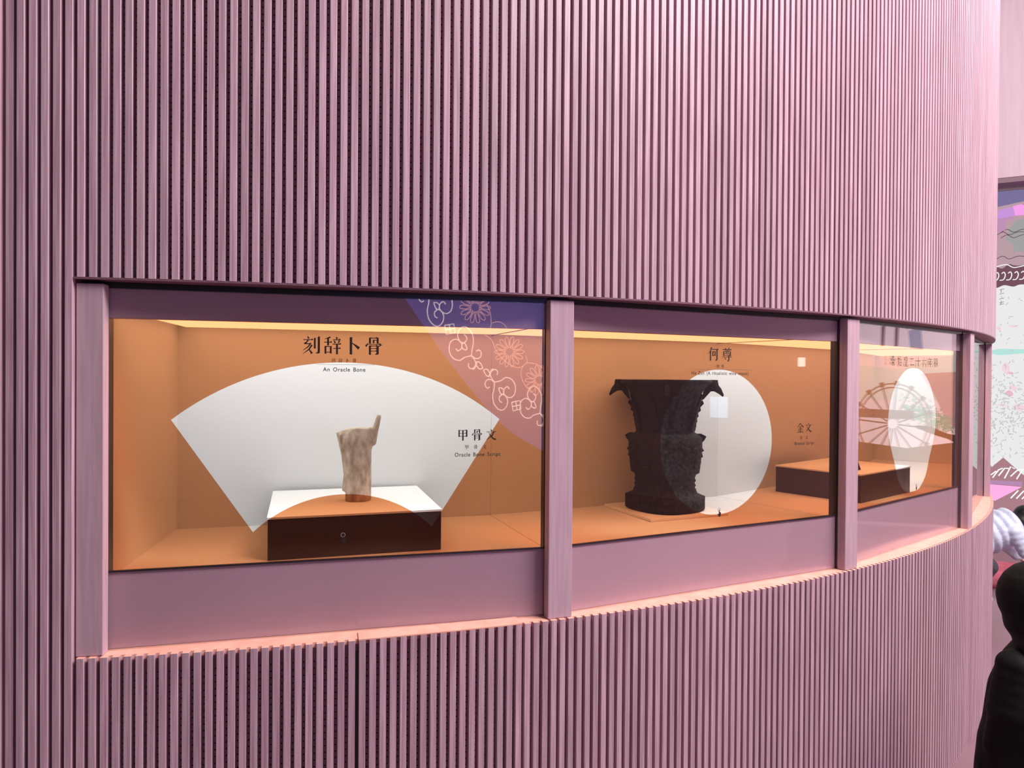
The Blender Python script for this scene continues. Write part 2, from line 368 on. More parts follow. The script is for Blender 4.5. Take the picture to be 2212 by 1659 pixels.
for n, q in enumerate(panes):
    u0, u1 = RANGE[n]
    root = props(empty('window_%d' % (n+1), on(q, (u0+u1)/2, ZB, 0)), WLAB[n], kind='structure')
    inv = Matrix.Translation(-Vector(root.location))
    kids = []
    def part(o): kids.append(o); return o
    def box(name, a, b, z0, z1, d0, d1, m):
        return part(frame_box(name, q.A, q.d, -q.n, ((a, b), (d0, d1), (z0, z1)), m))
    box('glass_pane', u0, u1, ZB+.0015, Z_GT, 0, .008, M['glass'])
    box('upper_board', u0, u1, Z_TB, Z_GT, .012, .030, M['board'])
    box('lower_board', u0, u1, ZB+.001, Z_BB, .012, .030, M['board'])
    box('header_strip', u0, u1, Z_GT+.0005, ZT-.0045, .004, .050, M['black'])
    box('lower_gasket', u0, u1, Z_BB, Z_BB+.004, .0085, .014, M['black'])
    box('side_gasket', u0, u0+.006, Z_BB+.0045, Z_TB, .0085, .014, M['black'])
    box('side_gasket', u1-.006, u1, Z_BB+.0045, Z_TB, .0085, .014, M['black'])
    # film with its clear cut-out
    bm = bmesh.new(); outer = [(u0+.006, Z_BB+.004), (u1-.006, Z_BB+.004), (u1-.006, Z_TB), (u0+.006, Z_TB)]
    def loop(pts):
        v = [bm.verts.new(on(q, a, b, -.0095)) for a, b in pts]
        for k in range(len(v)): bm.edges.new((v[k], v[(k+1) % len(v)]))
    loop(outer)
    if HOLE[n]: loop(HOLE[n])
    bmesh.ops.triangle_fill(bm, use_beauty=True, use_dissolve=False, edges=bm.edges[:])
    me = bpy.data.meshes.new('tinted_film'); bm.to_mesh(me); bm.free(); part(link('tinted_film', me, M['film']))
    before = set(C.objects)
    if n == 0:
        chars(q, '刻辞卜骨', .409, .592, 1.5525, 1.5945, None)
        chars(q, '刻辞卜骨', .474, .532, 1.5335, 1.5435, None)
        text_poly(q, [[(.440, 1.5285), (.575, 1.5285), (.575, 1.5292), (.440, 1.5292)]], 'rule', M['rule'], None)
        latin(q, 'An Oracle Bone', .504, 1.5125, .098, None)
        chars(q, '甲骨文', .777, .875, 1.3435, 1.3715, None)
        chars(q, '甲骨文', .795, .850, 1.3225, 1.3330, None)
        latin(q, 'Oracle Bone Script', .828, 1.3045, .116, None)
        icon(q, .503, 1.1190, None)
    if n == 1:
        chars(q, '何尊', .4635, .552, 1.5535, 1.5930, None)
        chars(q, '何尊', .494, .522, 1.5325, 1.5435, None)
        text_poly(q, [[(.415, 1.5282), (.630, 1.5282), (.630, 1.5291), (.415, 1.5291)]], 'rule', M['rule'], None)
        latin(q, 'He Zun (A ritualistic wine vessel)', .510, 1.5135, .214, None)
        chars(q, '金文', .8206, .884, 1.3365, 1.3665, None)
        chars(q, '金文', .833, .868, 1.3155, 1.3270, None)
        latin(q, 'Bronze Script', .854, 1.2985, .086, None)
        icon(q, .5095, 1.1160, None)
    if n == 2:
        chars(q, '秦始皇二十六年铜', .2934, .7055, 1.5530, 1.5900, None)
        icon(q, .5214, 1.1075, None)
    for o in set(C.objects)-before: part(o)
    for o in kids: o.parent = root; o.matrix_parent_inverse = inv

# ------------------------------------------------------------------ display case interior
ZF, ZCE = 1.045, 1.640
case = props(empty('display_case', (*W(95, -.3)[0][:2], ZF)), 'long white-lined display case lit from above behind the tinted windows', 'display case')
cinv = Matrix.Translation(-Vector(case.location))
def cpart(o): o.parent = case; o.matrix_parent_inverse = cinv; return o
BACK = [Vector((-.988, 2.052, 0)), Vector((-.068, 2.300, 0)), W(95.9, -.562)[0], W(140.2, -.562)[0], W(186, -.562)[0]]
FRONT = [Vector((-.898, 1.556, 0))]+[W(s, -.072)[0] for s in (50.3, 96.1, 140.0, 184.6)]
for k in range(4):
    a, b, c, d = FRONT[k], FRONT[k+1], BACK[k+1], BACK[k]
    e = (c-d).normalized(); nrm = Vector((-e.y, e.x, 0)); g = .0004
    d2, c2 = d+e*(g if k else 0), c-e*g
    vs, fs = prism([(d2.x, d2.y), (c2.x, c2.y), (c2.x+nrm.x*.02, c2.y+nrm.y*.02), (d2.x+nrm.x*.02, d2.y+nrm.y*.02)], ZF-.02, ZCE+.035, lambda x, y, z: Vector((x, y, z)))
    cpart(fix(mesh('back_panel', vs, fs, M['casewall'])))
    def inset(a, b, t): return a+(b-a)*t
    e1 = .0015
    quad = [(a.x, a.y), (b.x-e1, b.y-e1), (c.x-e1, c.y-e1), (d.x, d.y)]
    vs, fs = prism(quad, ZF-.02, ZF, lambda x, y, z: Vector((x, y, z))); cpart(fix(mesh('floor_panel', vs, fs, M['casewall'])))
    ib = -nrm*.026; ls = e*.026 if k == 0 else Vector((0, 0, 0))
    q2 = [(a.x+ls.x, a.y+ls.y), (b.x-e1, b.y-e1), ((c+ib).x-e1, (c+ib).y-e1), ((d+ib+ls).x, (d+ib+ls).y)]
    vs, fs = prism(q2, ZCE+.002, ZCE+.012, lambda x, y, z: Vector((x, y, z))); cpart(fix(mesh('light_panel', vs, fs, M['caselight'])))
    q3 = [(d.x, d.y), (c.x, c.y), ((c+ib).x, (c+ib).y), ((d+ib).x, (d+ib).y)]
    vs, fs = prism(q3, ZCE+.013, ZCE+.03, lambda x, y, z: Vector((x, y, z))); cpart(fix(mesh('ceiling_frame', vs, fs, M['casewall'])))
    if k == 0:
        q4 = [(a.x, a.y), ((a+ls).x, (a+ls).y), ((d+ls+ib).x, (d+ls+ib).y), ((d+ib).x, (d+ib).y)]
        vs, fs = prism(q4, ZCE+.013, ZCE+.03, lambda x, y, z: Vector((x, y, z))); cpart(fix(mesh('ceiling_frame', vs, fs, M['casewall'])))
    if k: # dark joints
        m_ = b
for k in (1, 2, 3):
    a, d = FRONT[k], BACK[k]; e = (d-a).normalized(); s_ = Vector((-e.y, e.x, 0))*.0016
    for z0, z1 in ((ZCE-.0005, ZCE+.0015),):
        vs, fs = prism([(a.x-s_.x, a.y-s_.y), (a.x+s_.x, a.y+s_.y), (d.x+s_.x, d.y+s_.y), (d.x-s_.x, d.y-s_.y)], z0, z1, lambda x, y, z: Vector((x, y, z)))
        cpart(fix(mesh('ceiling_joint', vs, fs, M['seam'])))
a, d = FRONT[0], BACK[0]; e = (d-a).normalized(); s_ = Vector((-e.y, e.x, 0))*.02
vs, fs = prism([(a.x, a.y), (d.x, d.y), (d.x+s_.x, d.y+s_.y), (a.x+s_.x, a.y+s_.y)], ZF-.02, ZCE+.02, lambda x, y, z: Vector((x, y, z))); cpart(fix(mesh('side_panel', vs, fs, M['casewall'])))
a, d = FRONT[4], BACK[4]; e = (d-a).normalized(); s_ = Vector((e.y, -e.x, 0))*.02
vs, fs = prism([(a.x, a.y), (d.x, d.y), (d.x+s_.x, d.y+s_.y), (a.x+s_.x, a.y+s_.y)], ZF-.02, ZCE+.02, lambda x, y, z: Vector((x, y, z))); cpart(fix(mesh('side_panel', vs, fs, M['casewall'])))

# plinths
def plinth(P, Q, depth, zt, label):
    e = (Q-P).normalized(); nn = Vector((-e.y, e.x, 0)); L = (Q-P).length
    r = props(empty('display_plinth', (P.x, P.y, ZF+.0005)), label, 'plinth', 'plinths inside the display case')
    h = zt-ZF-.0005
    o = frame_box('plinth_body', (0, 0, 0), e, nn, ((.002, L-.002), (.002, depth-.002), (0, h-.006)), mat('plinth_dark_front', (.045, .028, .026), .45) if 'plinth_dark_front' not in bpy.data.materials else bpy.data.materials['plinth_dark_front'], r, .001)
    frame_box('plinth_top', (0, 0, 0), e, nn, ((0, L), (0, depth), (h-.0058, h)), M['plinth_top'], r, .001)
    return r
plinth(Vector((-.600, 1.703, 0)), Vector((-.182, 1.831, 0)), .415, 1.1525, 'long low dark plinth with white top under the bone')
plinth(Vector((1.292, 2.562, 0)), Vector((1.632, 2.834, 0)), .345, 1.1525, 'dark plinth with pale top behind the third window')

# ------------------------------------------------------------------ remesh helper for organic bodies
def capsule(p0, r0, p1, r1, seg=12, sq=None):
    p0, p1 = Vector(p0), Vector(p1); d = p1-p0; l = d.length
    ax = d.normalized() if l > 1e-6 else Vector((0, 0, 1)); t = Vector((1, 0, 0)) if abs(ax.x) < .8 else Vector((0, 1, 0))
    e1 = ax.cross(t).normalized(); e2 = ax.cross(e1); vs = []; fs = []; rings = []
    for k in range(5): a = -math.pi/2+math.pi/2*k/4; rings.append((p0+ax*(r0*math.sin(a)), r0*math.cos(a)))
    for k in range(5): a = math.pi/2*k/4; rings.append((p1+ax*(r1*math.sin(a)), r1*math.cos(a)))
    for c, r in rings:
        r = max(r, 1e-4)
        for k in range(seg):
            a = 2*math.pi*k/seg; vs.append(c+e1*(r*math.cos(a))+e2*(r*math.sin(a)))
    n = len(rings)
    for i in range(n-1):
        for k in range(seg): fs.append((i*seg+k, i*seg+(k+1) % seg, (i+1)*seg+(k+1) % seg, (i+1)*seg+k))
    fs.append(tuple(range(seg))[::-1]); fs.append(tuple(range((n-1)*seg, n*seg)))
    return vs, fs
def ellipsoid(c, r, seg=16, rot=None):
    vs = []; fs = []; c = Vector(c); n = 10
    for i in range(n+1):
        a = -math.pi/2+math.pi*i/n
        for k in range(seg):
            b = 2*math.pi*k/seg; v = Vector((r[0]*math.cos(a)*math.cos(b), r[1]*math.cos(a)*math.sin(b), r[2]*math.sin(a)))
            if abs(math.cos(a)) < 1e-6: v = Vector((r[0]*1e-4*math.cos(b), r[1]*1e-4*math.sin(b), v.z))
            if rot: v = rot @ v
            vs.append(c+v)
    for i in range(n):
        for k in range(seg): fs.append((i*seg+k, i*seg+(k+1) % seg, (i+1)*seg+(k+1) % seg, (i+1)*seg+k))
    fs.append(tuple(range(seg))[::-1]); fs.append(tuple(range(n*seg, (n+1)*seg)))
    return vs, fs
def fuse(name, pieces, voxel, m, parent=None, smooth=2):
    vs = []; fs = []
    for v, f in pieces:
        b = len(vs); vs += v; fs += [tuple(i+b for i in x) for x in f]
    me = bpy.data.meshes.new(name); me.from_pydata([tuple(v) for v in vs], [], fs); me.update()
    o = bpy.data.objects.new(name, me); C.objects.link(o)
    md = o.modifiers.new('r', 'REMESH'); md.mode = 'VOXEL'; md.voxel_size = voxel
    if smooth: s = o.modifiers.new('s', 'SMOOTH'); s.iterations = smooth; s.factor = .5
    bpy.context.view_layer.update(); dg = bpy.context.evaluated_depsgraph_get()
    m2 = bpy.data.meshes.new_from_object(o.evaluated_get(dg)); bpy.data.objects.remove(o)
    for p in m2.polygons: p.use_smooth = True
    m2.materials.clear(); m2.name = name
    return link(name, m2, m, parent)

# ------------------------------------------------------------------ oracle bone (on the first plinth)
def make_bone():
    K = 1.31e-3; cx, by = 771, 1084
    rows = [(1084, 744, 798, .034), (1075, 744, 797.5, .034), (1066, 745, 796, .032), (1062, 737, 795.5, .030), (1050, 738, 795, .028), (1023, 740.5, 794, .026), (997, 737, 795, .024), (988, 734.5, 796, .023),
            (967, 729, 802, .021), (950, 725, 806, .018), (940, 721.5, 809, .015), (931, 747, 811, .013), (928, 752, 811, .011)]
    vs = []; fs = []; seg = 20
    for y, l, r, dp in rows:
        c = (l+r)/2; hw = (r-l)/2
        for k in range(seg):
            a = 2*math.pi*k/seg; ca, sa = math.cos(a), math.sin(a)
            x = (c-cx+hw*math.copysign(abs(ca)**.75, ca))*K; yy = dp*math.copysign(abs(sa)**.8, sa)
            yy += .010*((c-cx+hw*ca)/35)**2*(1 if y < 1050 else .2)     # slight concave blade
            vs.append(Vector((x, yy, (by-y)*K)))
    n = len(rows)
    for i in range(n-1):
        for k in range(seg): fs.append((i*seg+k, i*seg+(k+1) % seg, (i+1)*seg+(k+1) % seg, (i+1)*seg+k))
    fs.append(tuple(range(seg))[::-1]); fs.append(tuple(range((n-1)*seg, n*seg)))
    P = [(vs, fs)]
    def q(x, y, d=0): return Vector(((x-cx)*K, d, (by-y)*K))
    P.append(capsule(q(802, 960, .004), .010, q(807, 930, .004), .0095)); P.append(capsule(q(807, 932, .004), .0095, q(814.5, 903.5, .002), .0068))
    P.append(capsule(q(790, 1080), .012, q(795, 930), .006)); P.append(capsule(q(748, 1030, -.006), .009, q(735, 945, -.002), .006))
    P.append(capsule(q(770, 1040, -.018), .010, q(765, 960, -.012), .008))
    return fuse('oracle_bone', P, .0025, M['bone'], None, 3)
bone = make_bone(); bone.location = (-.432, 1.955, 1.1527); bone.rotation_euler = (0, 0, .12)
props(bone, 'tan inscribed shoulder-blade bone standing on the low plinth', 'bone')

# ------------------------------------------------------------------ bronze vessel
mount = frame_box('vessel_mount', (.53, 2.395, ZF+.0005), (.92, .39, 0), (-.39, .92, 0), ((-.155, .155), (-.145, .145), (0, .0095)), M['plinth_top'], None, .001)
props(mount, 'thin pale square plate under the bronze vessel', 'display mount')
def make_zun(loc, rz):
    r = props(empty('bronze_vessel', loc, rz), 'dark bronze ritual wine vessel with flared square mouth and flanges', 'vessel')
    prof = [(.0, .002, 2), (.122, .0, 3), (.130, .004, 3.2), (.130, .040, 3.4), (.124, .047, 3.4), (.106, .055, 3.4), (.098, .075, 3.2), (.0965, .105, 3.2), (.101, .120, 3.4), (.110, .126, 3.8), (.114, .165, 3.9), (.118, .205, 3.9),
            (.118, .246, 3.8), (.106, .256, 3.2), (.0975, .264, 2.8), (.0975, .300, 2.5), (.103, .335, 2.3), (.114, .372, 2.15), (.130, .402, 2.05), (.150, .424, 2), (.163, .432, 2), (.164, .442, 2), (.157, .443, 2), (.140, .428, 2), (.105, .375, 2.2), (.088, .30, 2.4), (.085, .20, 2.6), (.0, .18, 2)]
    seg = 72; vs = []; fs = []
    for rad, z, ex in prof:
        rad = max(rad, .0004)
        for k in range(seg):
            a = 2*math.pi*k/seg+math.pi/4; ca, sa = math.cos(a), math.sin(a)
            f = (abs(ca)**ex+abs(sa)**ex)**(-1/ex); f = 1+(f-1)*.62
            b = a-math.pi/4
            vs.append((rad*f*math.cos(b)*.95, rad*f*math.sin(b)*.95, z))
    for i in range(len(prof)-1):
        for k in range(seg): fs.append((i*seg+k, i*seg+(k+1) % seg, (i+1)*seg+(k+1) % seg, (i+1)*seg+k))
    mesh('vessel_body', vs, fs, M['bronze'], r, True)
    hook = [(.120, .372), (.128, .378), (.150, .404), (.162, .404), (.176, .396), (.190, .386), (.193, .392), (.184, .414), (.176, .424), (.172, .443), (.150, .4435), (.140, .428), (.125, .40)]
    neck = [(.094, .262), (.100, .268), (.099, .280), (.104, .283), (.102, .296), (.107, .299), (.105, .312), (.111, .318), (.109, .330), (.118, .338), (.116, .349), (.128, .362), (.124, .372), (.110, .37), (.098, .33), (.092, .29)]
    belly = [(.100, .118), (.110, .122), (.108, .134), (.116, .140), (.114, .155), (.121, .160), (.119, .176), (.126, .180), (.123, .196), (.130, .202), (.1215, .214), (.1225, .228), (.131, .238), (.137, .250), (.120, .259), (.100, .258), (.095, .19)]
    foot = [(.090, .058), (.1345, .046), (.1345, .006), (.120, .002), (.110, .03)]
    footn = [(.090, .060), (.101, .062), (.106, .066), (.100, .076), (.104, .082), (.099, .092), (.104, .098), (.099, .110), (.090, .116)]
    for j in range(4):
        a = j*math.pi/2
        for nm, ol in (('mouth_hook', hook), ('neck_flange', neck), ('belly_flange', belly), ('foot_neck_flange', footn), ('foot_flange', foot)):
            vs, fs = prism(ol, -.0065, .0065, lambda x, z, d: Vector((x*math.cos(a)-d*math.sin(a), x*math.sin(a)+d*math.cos(a), z)))
            fix(mesh(nm, vs, fs, M['bronze'], r))
    # beast-mask relief: eyes, brows and bands on each face
    for j in range(4):
        for sgn in (-1, 1):
            a = j*math.pi/2+sgn*.42
            c = Vector((.107*math.cos(a), .107*math.sin(a), .196))
            vs, fs = ellipsoid(c, (.013, .013, .010), 12); mesh('eye_boss', vs, fs, M['bronze'], r, True)
            P = []
            for k in range(7):
                b = j*math.pi/2+sgn*(.16+.09*k); z = .222+.012*math.sin(k*.9); rad = .112+(.006 if k > 4 else 0)
                P.append(Vector((rad*math.cos(b), rad*math.sin(b), z)))
            for nm, dz, k0, k1, rr_ in (('horn', 0, 0, 6, .0062), ('jaw', -.062, 0, 5, .0055)):
                vv = []; ff = []
                for k in range(k0, k1):
                    v_, f_ = capsule(P[k]+Vector((0, 0, dz)), rr_, P[k+1]+Vector((0, 0, dz)), rr_*.92, 8); b0 = len(vv); vv += v_; ff += [tuple(i+b0 for i in x) for x in f_]
                mesh(nm, vv, ff, M['bronze'], r, True)
            # neck leaf blade
            a2 = j*math.pi/2+sgn*.40
            lf = [(-.018, .272), (.018, .272), (.012, .33), (0, .395), (-.012, .33)]
            def fr(x, z, d, a2=a2):
                rad = .094+max(0, (z-.30))*.30+d; t = x/.1
                return Vector((rad*math.cos(a2+t), rad*math.sin(a2+t), z))
            vs, fs = prism(lf, 0, .008, fr); fix(mesh('leaf_relief', vs, fs, M['bronze'], r))
    return r
make_zun((.530, 2.395, ZF+.0102), -.19)

# bronze edict plate on the far plinth
pl = props(empty('bronze_plate', (1.315, 2.665, 1.1530), .62), 'small dark bronze plate leaning on a stand on the far plinth', 'plaque')
o = frame_box('plate', (0, 0, 0), (1, 0, 0), (0, 1, 0), ((-.055, .055), (0, .006), (0, .11)), M['bronze'], pl, .0015); o.rotation_euler = (-.35, 0, 0)
o = frame_box('easel', (0, 0, 0), (1, 0, 0), (0, 1, 0), ((-.03, .03), (.006, .075), (.0, .006)), M['black'], pl, .001)

# ------------------------------------------------------------------ floor and hall
fl = props(mesh('floor', [(-7, -6, 0), (10, -6, 0), (10, 11, 0), (-7, 11, 0), (-7, -6, -.1), (10, -6, -.1), (10, 11, -.1), (-7, 11, -.1)],
     [(0, 1, 2, 3), (7, 6, 5, 4), (0, 4, 5, 1), (1, 5, 6, 2), (2, 6, 7, 3), (3, 7, 4, 0)], M['floor']), 'smooth mauve pink floor of the hall', kind='structure')

# ------------------------------------------------------------------ glowing murals
EM = 1.4
def em(name, col, s=EM):
    k = 'mural_'+name
    return bpy.data.materials[k] if k in bpy.data.materials else emit_mat(k, col, s)
class Flat:
    def __init__(s, O, d, n, root): s.O = Vector(O); s.d = Vector(d); s.n = Vector(n); s.root = root; s.inv = Matrix.Translation(-Vector(root.location))
    def fr(s, u, z, o): return s.O+s.d*u+s.n*o+Vector((0, 0, z))
    def poly(s, name, pts, m, o0=.001, o1=.004):
        vs, fs = prism(pts, o0, o1, s.fr); o = fix(mesh(name, vs, fs, m)); o.parent = s.root; o.matrix_parent_inverse = s.inv; return o
    def each(s, name, lines, wd, m, o=.006):
        for l in lines: s.line(name, [l], wd, m, o)
    def line(s, name, lines, wd, m, o=.006, kind=None):
        vs = []; fs = []
        for pts in lines:
            L = []
            for k, (x, y) in enumerate(pts):
                a = pts[max(0, k-1)]; b = pts[min(len(pts)-1, k+1)]; dx, dy = b[0]-a[0], b[1]-a[1]; l = math.hypot(dx, dy) or 1
                L.append(((x-dy/l*wd/2, y+dx/l*wd/2), (x+dy/l*wd/2, y-dx/l*wd/2)))
            b0 = len(vs)
            for p, q_ in L: vs.append(s.fr(*p, o)); vs.append(s.fr(*q_, o))
            for k in range(len(L)-1): fs.append((b0+2*k, b0+2*k+1, b0+2*k+3, b0+2*k+2))
        ob = mesh(name, vs, fs, m); ob.parent = s.root; ob.matrix_parent_inverse = s.inv
        if kind: ob['kind'] = kind
        return ob
def sm(pts, n=5, closed=False):
    if closed: return smooth_loop(pts, n)
    out = []; N_ = len(pts)
    for i in range(N_-1):
        p0, p1, p2, p3 = pts[max(0, i-1)], pts[i], pts[i+1], pts[min(N_-1, i+2)]
        for k in range(n):
            t = k/n; out.append(tuple(.5*((2*p1[j])+(-p0[j]+p2[j])*t+(2*p0[j]-5*p1[j]+4*p2[j]-p3[j])*t*t+(-p0[j]+3*p1[j]-3*p2[j]+p3[j])*t**3) for j in (0, 1)))
    out.append(pts[-1]); return out
d1 = Vector((6.6-3.0, 5.6-7.4, 0)); L1 = d1.length; d1.normalize(); n1 = Vector((d1.y, -d1.x, 0))
r1 = props(empty('mural_screen', (3.0, 7.4, 0), 0), 'tall bright landscape mural beyond the end of the curved wall', 'mural')
F1 = Flat((3.0, 7.4, 0), d1, n1, r1)
F1.poly('screen_panel', [(-.6, .02), (L1, .02), (L1, 3.30), (-.6, 3.30)], em('paper', (.60, .595, .60)), -.06, 0)
def U(x): return 1.77+(x-2150)*.0036
def Zp(y): return .305+(1100-y)*.00437
F1.poly('sky', [(-.6, 2.55), (.4, 2.48), (1.2, 2.56), (U(2150), Zp(600)), (U(2175), Zp(612)), (U(2212), Zp(603)), (2.7, 2.5), (L1, 2.56), (L1, 3.30), (-.6, 3.30)], em('grey_mauve', (.36, .24, .27)))
F1.poly('sky', [(1.2, Zp(455)), (U(2160), Zp(447)), (U(2212), Zp(440)), (2.8, Zp(450)), (2.8, 3.30), (1.2, 3.30)], em('dusk', (.14, .12, .24)), .0045, .006)
F1.poly('roof', [(U(2152), Zp(474)), (U(2155), Zp(455)), (U(2185), Zp(450)), (U(2192), Zp(470))], em('violet', (.42, .22, .52)), .0065, .008)
F1.poly('roof', [(U(2186), Zp(449)), (U(2204), Zp(446)), (U(2214), Zp(451)), (2.3, Zp(452)), (2.3, Zp(468)), (U(2192), Zp(470))], em('magenta', (.66, .26, .60)), .0065, .008)
F1.poly('wall', [(U(2150), Zp(482)), (U(2150), Zp(474)), (U(2190), Zp(470)), (U(2188), Zp(478)), (U(2172), Zp(479)), (U(2170), Zp(500)), (U(2150), Zp(503))], em('violet2', (.38, .20, .34)), .0065, .008)
F1.poly('haze', sm([(U(2172), Zp(520)), (U(2186), Zp(488)), (U(2212), Zp(478)), (2.4, Zp(486)), (2.5, Zp(560)), (2.2, Zp(575)), (U(2196), Zp(545)), (U(2195), Zp(572)), (U(2186), Zp(530))], 4, True), em('stone_grey', (.26, .26, .26)), .0045, .006)
F1.poly('cloud', sm([(U(2140), Zp(590)), (U(2152), Zp(578)), (U(2165), Zp(582)), (U(2180), Zp(573)), (U(2195), Zp(577)), (2.1, Zp(578)), (2.3, Zp(590)), (2.1, Zp(618)), (U(2205), Zp(618)), (U(2190), Zp(622)), (U(2170), Zp(618)), (U(2150), Zp(622))], 4, True), em('dark_cloud', (.13, .06, .08)), .0045, .006)
curls = []
for k in range(5):
    x = 2146+k*14; curls.append(sm([(U(x), Zp(607)), (U(x+8), Zp(606)), (U(x+12), Zp(597)), (U(x+9), Zp(590)), (U(x+4), Zp(593))]))
curls += [sm([(U(2140), Zp(584)), (U(2155), Zp(577)), (U(2175), Zp(574)), (U(2190), Zp(581)), (U(2212), Zp(578))])]
F1.each('cloud_curl', curls, .008, em('white', (.72, .72, .72)), .007)
F1.each('ripple', [sm([(U(2152+9*k), Zp(y)), (U(2166+9*k), Zp(y-6)), (U(2180+9*k), Zp(y+1)), (U(2200+9*k), Zp(y-4)), (U(2226+9*k), Zp(y))]) for k, y in ((0, 509), (1, 516), (0, 561), (1, 504))], .006, em('dark_line', (.10, .05, .07)), .007)
for k_, (du, sc) in enumerate(((-1.35, 1.3), (-.70, 1.0), (.85, 1.2), (1.55, .9))):
    F1.poly('cloud', sm([(1.85+du+x*sc, 2.44+z*sc) for x, z in ((-.16, 0), (-.10, .08), (0, .06), (.08, .11), (.20, .07), (.26, .01), (.14, -.06), (.02, -.04), (-.10, -.07))], 4, True), em('dark_cloud', (.13, .06, .08)), .0045, .006)
    F1.each('cloud_curl', [sm([(1.85+du+(x+a)*sc, 2.44+b*sc) for a, b in ((0, -.02), (.03, -.015), (.045, .02), (.03, .045), (.01, .03))]) for x in (-.08, .0, .08)], .008, em('white', (.72, .72, .72)), .007)
    F1.each('snow_streak', [[(1.85+du+x, .60+.05*(j % 2)), (1.90+du+x, .66+.05*(j % 2))] for j, x in enumerate((-.2, -.1, .02, .12, .2))], .011, em('white', (.72, .72, .72)), .0125)
# slogan-like column of faint strokes, teal bank, blossoms
rnd = random.Random(3)
F1.each('brush_mark', [[(U(2160), Zp(y)), (U(2170), Zp(y-2))] for y in (628, 637, 648, 656, 660)]+[[(U(2164), Zp(y)), (U(2163), Zp(y+8))] for y in (626, 652)], .006, em('ink_line', (.22, .20, .21)), .007)
F1.poly('river_bank', sm([(U(2140), Zp(762)), (U(2160), Zp(756)), (U(2212), Zp(757)), (2.4, Zp(760)), (U(2212), Zp(766)), (U(2160), Zp(769))], 4, True), em('teal', (.34, .56, .52)))
for x, y, sx, sy, c in [(2186, 808, 8, 3, 0), (2192, 840, 10, 6, 1), (2184, 852, 9, 7, 0), (2205, 882, 14, 8, 1), (2168, 878, 10, 3, 1), (2190, 707, 9, 3, 1), (2160, 712, 5, 6, 1), (2176, 798, 9, 14, 1)]:
    F1.poly('blossom', sm([(U(x-sx), Zp(y)), (U(x), Zp(y-sy)), (U(x+sx), Zp(y+1)), (U(x+2), Zp(y+sy))], 4, True), em(('rose', 'pale_rose')[c], ((.58, .36, .43), (.64, .48, .53))[c]), .001, .003)
tw = []
for k in range(4200):
    u = rnd.uniform(-.5, L1-.05); z = rnd.gauss(1.20, .24) if rnd.random() < .8 else rnd.uniform(1.0, 2.3)
    if z < .7: continue
    a = rnd.uniform(0, 3.14); l = rnd.uniform(.01, .035); tw.append([(u, z), (u+l*math.cos(a), z+l*math.sin(a))])
F1.line('tree_twigs', tw, .0075, em('twig', (.40, .41, .40)), .005, 'stuff')
mt = [(-.6, .2)]
for k in range(9): mt += [(-.35+k*.53, .62+.12*rnd.random()), (-.09+k*.53, .50)]
hm = em('mountain', (.30, .155, .18))
for pts in ([(U(2110), Zp(1000)), (U(2130), Zp(985)), (U(2148), Zp(1013)), (U(2173), Zp(991)), (U(2212), Zp(1023)), (2.2, Zp(1060)), (2.2, .05), (1.3, .05), (1.3, Zp(1040))],
            [(2.2, .62), (2.45, .86), (2.8, .55), (3.2, .80), (3.7, .60), (L1, .70), (L1, .05), (2.2, .05)], [(-.6, .6), (-.2, .85), (.2, .6), (.6, .8), (1.0, .58), (1.3, .7), (1.3, .05), (-.6, .05)]):
    F1.poly('mountain', pts, hm, .0065, .009)
F1.poly('dawn_band', [(U(2120), Zp(1050)), (U(2214), Zp(1052)), (U(2156), Zp(1086)), (U(2120), Zp(1075))], em('hot_pink', (.72, .32, .58)), .0095, .011)
F1.poly('dawn_band', [(U(2120), Zp(1049)), (U(2214), Zp(1050)), (U(2214), Zp(1041)), (U(2120), Zp(1042))], em('lilac', (.34, .19, .33)), .0095, .0105)
F1.each('snow_streak', [[(U(2150+k*13), Zp(1036-(k % 2)*5)), (U(2163+k*13), Zp(1018-(k % 3)*4)), (U(2172+k*13), Zp(1014))] for k in range(5)]+[[(U(2190+k*12), Zp(1078)), (U(2206+k*12), Zp(1060))] for k in range(4)]+[[(U(2146), Zp(1030)), (U(2158), Zp(1021))]], .011, em('white', (.72, .72, .72)), .0125)

r2 = props(empty('mural_screen', (6.6, 5.6, 0), 0), 'side wing of the bright mural with a waterwheel, mirrored in the third window', 'mural')
d2 = Vector((0, -1, 0)); n2 = Vector((-1, 0, 0)); F2 = Flat((6.6, 5.6, 0), d2, n2, r2)
def Y(y): return 5.6-y
F2.poly('screen_panel', [(0.02, .02), (2.75, .02), (2.75, 3.30), (.02, 3.30)], em('pale_pink', (1.55, 1.17, 1.29)), -.06, 0)
F2.poly('sky', [(Y(5.5), 1.30), (Y(3.2), 1.30), (Y(3.0), 1.50), (Y(3.3), 1.70), (Y(4.0), 1.62), (Y(4.5), 1.78), (Y(5.5), 1.7)], em('mist', (1.15, 1.15, 1.15)))
F2.poly('ground', [(Y(5.58), .02), (Y(2.85), .02), (Y(2.85), .82), (Y(3.6), .86), (Y(4.1), .80), (Y(4.6), .88), (Y(5.58), .80)], em('earth', (.10, .055, .06)))
F2.poly('cliff', [(Y(4.22), 1.575), (Y(4.62), 1.60), (Y(5.2), 1.66), (Y(5.2), .92), (Y(4.60), .95), (Y(4.46), 1.10), (Y(4.34), 1.38)], em('rose_rock', (.85, .50, .58)), .0045, .007)
WH = []
for rx, rz in ((.36, .42), (.325, .38)): WH.append([(Y(3.96)+rx*math.cos(2*math.pi*k/48), 1.05+rz*math.sin(2*math.pi*k/48)) for k in range(49)])
for k in range(16):
    a = 2*math.pi*k/16+.1; WH.append([(Y(3.96)+.05*math.cos(a), 1.05+.05*math.sin(a)), (Y(3.96)+.36*math.cos(a), 1.05+.42*math.sin(a))])
